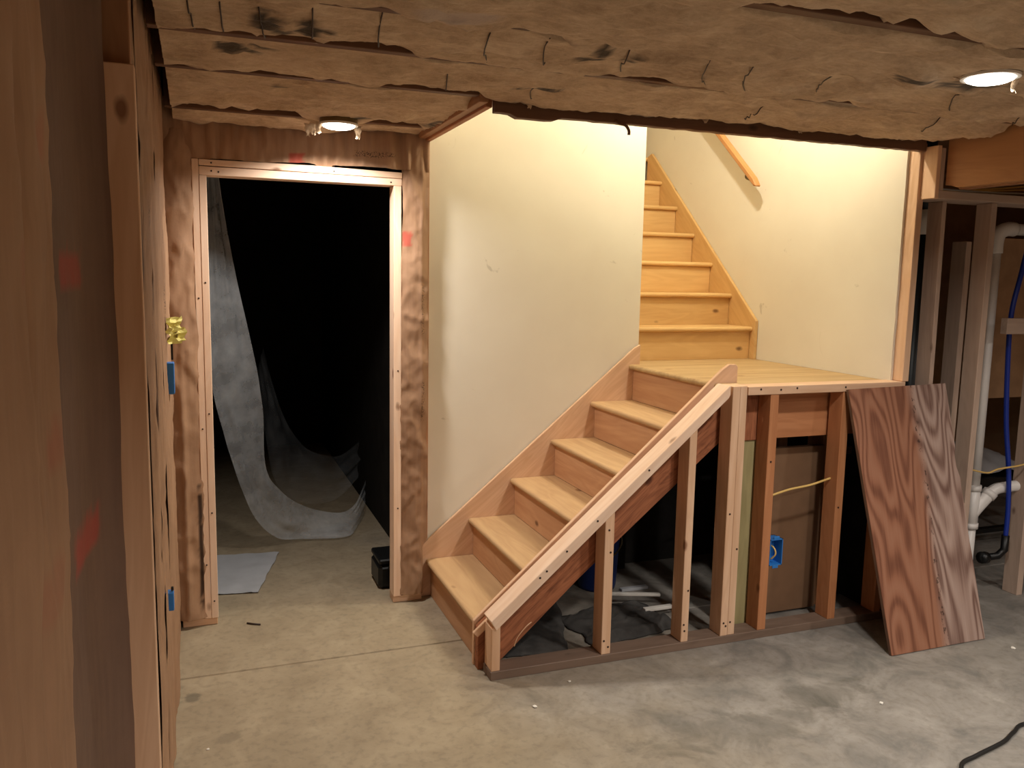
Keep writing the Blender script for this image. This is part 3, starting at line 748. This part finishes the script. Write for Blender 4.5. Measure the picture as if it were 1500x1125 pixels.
tube('top_pipe', [(3.475,3.32,2.05),(3.475,3.32,2.5)], .040, M['blackpipe'], bp, 18)

# clutter behind the partition
g = empty('folded_tarp', (4.55, 4.0, 0), 'grey folded tarp on a black bench behind the white drain pipe', 'tarp')
V = []
for j in range(13):
    for i in range(17):
        a, b = i/16, j/12
        V.append((4.35+.75*a, 3.75+.6*b, .50+.12*(1-abs(2*a-1)**2)*(1-abs(2*b-1)**2)+.03*fbm(a*3, b*3, 1, 2, 3)))
mobj('cloth', V, grid_faces(16, 12), M['sheetgrey'], g, smooth=True)
g = empty('black_bench', (4.6, 4.0, 0), 'low black bench with tube legs behind the white drain pipe', 'bench')
board('seat', (4.3,3.7,.40), (5.2,4.4,.48), M['black'], g)
for x in (4.4, 5.1):
    for y in (3.78, 4.3):
        tube('leg', [(x,y,0),(x-.05,y,.40)], .018, M['black'], g, 8)
board('cross_bar', (4.36,3.76,.10), (5.14,3.80,.13), M['black'], g)

# ------------------------------------------------------------------ below the landing
pn = tag(board('brown_panel', (2.60,3.30,.012), (2.93,3.335,.86), M['brownpanel'], None, axis=2), 'flat brown board standing under the landing behind the studs', 'board')
pn2 = empty('back_partition', (2.9, 3.5, 0), 'dark framing and boards closing off the space under the landing', 'framing')
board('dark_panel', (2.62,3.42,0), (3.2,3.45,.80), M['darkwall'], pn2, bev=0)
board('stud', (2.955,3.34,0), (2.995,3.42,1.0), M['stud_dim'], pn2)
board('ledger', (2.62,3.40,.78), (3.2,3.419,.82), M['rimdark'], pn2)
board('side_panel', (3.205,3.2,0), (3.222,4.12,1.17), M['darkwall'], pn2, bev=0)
for i, x in enumerate((2.66, 2.78, 2.99)):
    board('pale_strip', (x,3.46,.0), (x+.05,3.50,1.15), M['stud'], pn2)
c = tag(tube('cable_under_landing', [(2.49,3.14,.674),(2.60,3.145,.695),(2.72,3.145,.708),(2.835,3.14,.735)], .0055, M['cable'], None, 8, 5), 'yellow cable strung between two studs under the landing', 'cable')
eb = empty('outlet_box', (2.51, 3.1, .41), 'blue plastic outlet box nailed to a stud under the landing', 'electrical box')
bv, bf = merge((boxv((2.468,3.094,.347),(2.472,3.16,.474)),BOXF),(boxv((2.536,3.094,.347),(2.540,3.16,.474)),BOXF),(boxv((2.468,3.094,.347),(2.540,3.16,.351)),BOXF),(boxv((2.468,3.094,.470),(2.540,3.16,.474)),BOXF),(boxv((2.468,3.155,.347),(2.540,3.16,.474)),BOXF))
mobj('box_shell', bv, bf, M['blue'], eb)
for z in (.474, .333):
    board('screw_tab', (2.488,3.094,z), (2.520,3.10,z+.014), M['blue'], eb)
board('mounting_flange', (2.467,3.10,.36), (2.4675,3.16,.46), M['blue'], eb)
tube('wire_tail', [(2.49,3.15,.44),(2.50,3.11,.43),(2.505,3.10,.40),(2.495,3.12,.37)], .004, M['cable'], eb, 6, 5)

# clutter under the lower flight
def drape(name, x0, x1, y0, y1, h, seed, mat, label, cat, rot=0):
    V = []; nu = 34; nv = 26; cx, cy = (x0+x1)/2, (y0+y1)/2; ca, sa_ = math.cos(rot), math.sin(rot)
    for j in range(nv+1):
        for i in range(nu+1):
            a, b = i/nu, j/nv
            e = min(a, 1-a, b, 1-b)*2
            dx = x0+(x1-x0)*a-cx+.03*fbm(a*3, b*3, seed, 1, 3); dy = y0+(y1-y0)*b-cy+.03*fbm(a*3, b*3, seed+5, 1, 3)
            z = .008+h*(.35+.65*abs(fbm(a*2.2, b*3, seed, 1.6, 4)))*sst(0, .25, e)
            V.append((cx+dx*ca-dy*sa_, cy+dx*sa_+dy*ca, z))
    o = mobj(name, V, grid_faces(nu, nv), mat, None, smooth=True)
    sm = o.modifiers.new('thick', 'SOLIDIFY'); sm.thickness = .004
    return tag(o, label, cat)
drape('drop_cloth', 1.62, 2.12, 3.26, 3.62, .05, 2.2, M['cloth'], 'dark rumpled drop cloth on the floor under the lower flight', 'cloth', .15)
drape('tar_paper', 1.28, 1.62, 3.22, 3.95, .025, 6.1, M['cloth'], 'dark sheet of tar paper on the floor near the foot of the stringer', 'sheet', -.35)
tag(board('wood_scrap', (1.93,3.63,.045), (2.20,3.655,.058), M['whitechip'], None), 'longer pale wood scrap lying on the dark drop cloth', 'scrap wood')
bpy.data.objects['wood_scrap'].rotation_euler = (0, 0, -.35)
o = tag(board('wood_scrap', (2.03,3.46,.03), (2.19,3.49,.045), M['whitechip'], None), 'shorter pale wood scrap lying beside a stud on the dark drop cloth', 'scrap wood')
o = tag(board('wood_scrap', (2.08,3.80,.0), (2.24,3.83,.016), M['sheetgrey'], None), 'grey wood scrap farther back under the stairs', 'scrap wood')
bk = empty('bucket', (1.99, 3.93, 0), 'dark blue plastic bucket in the shadow under the stairs', 'bucket')
v, f = tube_geo([(1.99,3.93,0),(1.99,3.93,.02),(1.99,3.93,.33),(1.99,3.93,.335),(1.99,3.93,.36)], [.10,.105,.122,.130,.130], 24)
mobj('body', v, f, M['bluedark'], bk, smooth=True)
tube('handle', [(1.868,3.93,.33),(1.88,3.86,.25),(1.99,3.80,.20),(2.10,3.86,.25),(2.112,3.93,.33)], .004, M['metal'], bk, 6, 5)

# ------------------------------------------------------------------ leaning plywood
def leaning():
    # local axes: X up the sheet, Y across it, Z outward
    B0 = Vector((2.888,2.735,.004)); B1 = Vector((3.462,2.738,.004)); T0 = Vector((2.835,3.062,1.178))
    ey = (B1-B0).normalized(); ex = (T0-B0); ex = (ex-ey*ex.dot(ey)).normalized(); ez = ex.cross(ey)
    if ez.y > 0: ez = -ez; 
    L = (T0-B0).length; sk = (T0-B0).dot(ey); Wd = (B1-B0).length; th = .018
    root = empty('leaning_plywood', B0, 'weathered reddish plywood sheet leaning against the landing framing', 'plywood')
    def P(a, b, c): return B0+ex*a+ey*b-ez*c
    n = 30; V = []; F = []
    edge = [(0,0),(L,sk),(L+.012,sk+.605)]
    right = [(L+.012-(L+.012)*t, sk+.605+(Wd-sk-.605)*t+.004*nz(t*9, 3)-(.012 if abs(t-.3) < .04 else 0)) for t in [i/24 for i in range(1, 25)]]
    pts = edge+right
    m = len(pts)
    V = [P(a, b, 0) for a, b in pts]+[P(a, b, th) for a, b in pts]
    fr = Matrix((ex, ey, ex.cross(ey))).transposed()
    o1 = mobj('face_veneer', [P(a, b, 0) for a, b in pts]+[P(a, b, .004) for a, b in pts],
              [tuple(range(m)), tuple(range(2*m-1, m-1, -1))]+[(i, i+m, (i+1)%m+m, (i+1)%m) for i in range(m)], M['ply'], root, fr, origin=B0-ey*.20)
    o2 = mobj('core_plies', [P(a, b, .0041) for a, b in pts]+[P(a, b, th) for a, b in pts],
              [tuple(range(m)), tuple(range(2*m-1, m-1, -1))]+[(i, i+m, (i+1)%m+m, (i+1)%m) for i in range(m)], M['ply_edge'], root, fr)
    for o in (o1, o2):
        bm = bmesh.new(); bm.from_mesh(o.data); bmesh.ops.recalc_face_normals(bm, faces=bm.faces); bm.to_mesh(o.data); bm.free()
leaning()

# ------------------------------------------------------------------ dark room: plastic sheeting, case
def ribbon(name, L, R, mat, parent=None, n=10, nu=16, amp=.02, seed=1):
    A = smooth_path(L, n); B = smooth_path(R, n); m = min(len(A), len(B)); V = []
    for j in range(m):
        for i in range(nu+1):
            a = i/nu; p = A[j]*(1-a)+B[j]*a
            e = math.sin(math.pi*a)
            V.append(p+Vector((.3,-1,.25))*amp*(1.6*e*nz(a*4+.6*j/m, j*.06, seed)+.5*nz(a*9, j*.2, seed+3)))
    return mobj(name, V, grid_faces(nu, m-1), mat, parent, smooth=True)
pl = empty('plastic_curtain', (.3, 5.0, 0), 'long clear plastic sheet hanging and trailing across the dark room floor', 'plastic sheet')
ribbon('hanging_sheet', [(.045,4.55,2.35),(.046,4.55,2.13),(.042,4.6,1.66),(.044,4.7,1.08),(.105,4.8,.76),(.175,4.9,.48),(.27,5.0,.22),(.40,5.10,.06),(.55,5.16,.02),(.80,5.13,.015),(.90,5.26,.012),(1.02,5.6,.01)],
       [(.10,4.62,2.35),(.105,4.62,2.14),(.178,4.7,1.66),(.27,4.8,1.21),(.315,4.9,.89),(.335,5.0,.52),(.42,5.1,.36),(.52,5.2,.25),(.66,5.3,.16),(.835,5.4,.10),(.95,5.5,.13),(1.06,5.75,.22)], M['poly'], pl, 8, 18, .02, 2)
ribbon('back_fold', [(.30,5.05,1.1),(.34,5.08,.7),(.40,5.15,.4),(.55,5.3,.22),(.8,5.5,.16),(1.0,5.7,.25)],
       [(.36,5.4,1.2),(.46,5.4,.8),(.6,5.5,.55),(.75,5.6,.45),(.9,5.8,.4),(1.06,6.0,.45)], M['poly_thin'], pl, 8, 10, .03, 5)
V = []
for j in range(15):
    for i in range(19):
        a, b = i/18, j/14
        V.append((-.10+.50*a-.16*a*(1-b)+.012*nz(b*6, 2), 4.40+.62*b-.06*(a-.5)+.02*nz(a*4, 9)*b, .006+.008*abs(fbm(a*2, b*2, 3, 2, 3))))
o = mobj('floor_sheet', V, grid_faces(18, 14), M['sheetgrey'], None, smooth=True)
tag(o, 'pale grey plastic sheet lying flat inside the door opening', 'plastic sheet')
bc = empty('tool_case', (.93, 4.33, 0), 'small black tool case on the floor behind the right door jamb', 'case')
board('case_body', (.848,4.22,.0), (1.06,4.45,.135), M['black'], bc, bev=.02)
board('case_lid', (.850,4.222,.137), (1.058,4.448,.165), M['black'], bc, bev=.012)
tube('case_handle', [(.90,4.215,.12),(.91,4.20,.13),(1.0,4.20,.13),(1.01,4.215,.12)], .006, M['black'], bc, 6, 3)

# ------------------------------------------------------------------ small things on the floor
tag(tube('extension_cord', [(2.36,1.86,.008),(2.448,1.979,.008),(2.554,2.009,.008),(2.684,2.034,.008),(2.75,2.05,.008),(2.829,2.081,.008),(2.95,2.11,.008),(3.3,2.05,.008),(4.0,2.2,.008)], .0075, M['cord'], None, 8, 8),
    'black power cord snaking over the concrete at the lower right', 'cord')
def chip(x, y, s, label, mat='whitechip', cat='debris', name='drywall_crumb'):
    bm = bmesh.new(); bmesh.ops.create_icosphere(bm, subdivisions=1, radius=s)
    for v in bm.verts: v.co.z *= .45; v.co *= 1+.5*nz(v.co.x*90+x*7, v.co.y*90, v.co.z*90+y)
    me = bpy.data.meshes.new(name); bm.to_mesh(me); bm.free(); me.materials.append(M[mat])
    o = bpy.data.objects.new(name, me); COL.objects.link(o); o.location = (x, y, s*.35); tag(o, label, cat)
chip(1.185, 2.835, .010, 'white crumb with a nail on the floor in front of the stairs foot', cat='debris')
chip(3.50, 2.62, .012, 'white crumb on the floor right of the leaning plywood')
chip(2.52, 2.42, .009, 'white crumb on bare floor in front of the leaning plywood')
chip(1.40, 2.98, .008, 'small white crumb just in front of the knee wall plate')
chip(-.02, 2.93, .006, 'tiny white crumb near the left wall at the bottom edge')
tag(tube('wood_splinter', [(.165,3.99,.005),(.19,3.97,.006),(.225,3.955,.004)], .004, M['wire'], None, 6), 'dark wood splinter on the floor in front of the door opening', 'debris')
tag(board('loose_block', (3.50,2.93,0), (3.60,2.985,.035), M['stud_dim'], None), 'short dark wood offcut on the floor right of the leaning plywood', 'offcut')
tag(tube('wood_sliver', [(1.19,3.085,.14),(1.20,3.078,.18),(1.235,3.072,.225),(1.262,3.078,.24)], .0022, M['stud'], None, 6, 4), 'thin curled pine sliver hanging from the sloped cap', 'splinter')

def nails(parent, pts, r=.0048):
    g = []
    for x, y, z in pts: g.append(tube_geo([(x, y+.001, z), (x, y-.0015, z)], r, 8))
    v, f = merge(*g)
    return tag(mobj('nail_heads', v, f, M['wire'], parent), kind='stuff')
nails(kw, [(1.612,3.092,.10),(1.633,3.092,.07),(1.62,3.092,.60),(1.63,3.092,.50),(2.015,3.092,.12),(2.03,3.092,.28),(2.02,3.092,.09),(2.228,3.09,.10),(2.24,3.09,.085),(2.23,3.09,.62),(2.265,3.092,.10),(2.28,3.092,.45),(2.36,3.088,1.19),(2.47,3.088,1.185),(2.56,3.088,1.19),(2.84,3.088,1.186),(2.44,3.092,.85),(2.85,3.092,.6)])
nails(kw, [(x, 3.086, cz(x)-.018) for x in (1.30,1.33,1.42,1.56,1.80)])
nails(d1, [(.022,4.022,z) for z in (.12,.55,1.02,1.62)]+[(-.008,4.024,z) for z in (.3,.95,1.55)]+[(.06,4.022,2.115),(.09,4.022,2.112),(.87,4.022,2.11),(.06,4.020,2.15),(.6,4.020,2.145),(.905,4.022,.5),(.905,4.022,1.2)], .004)
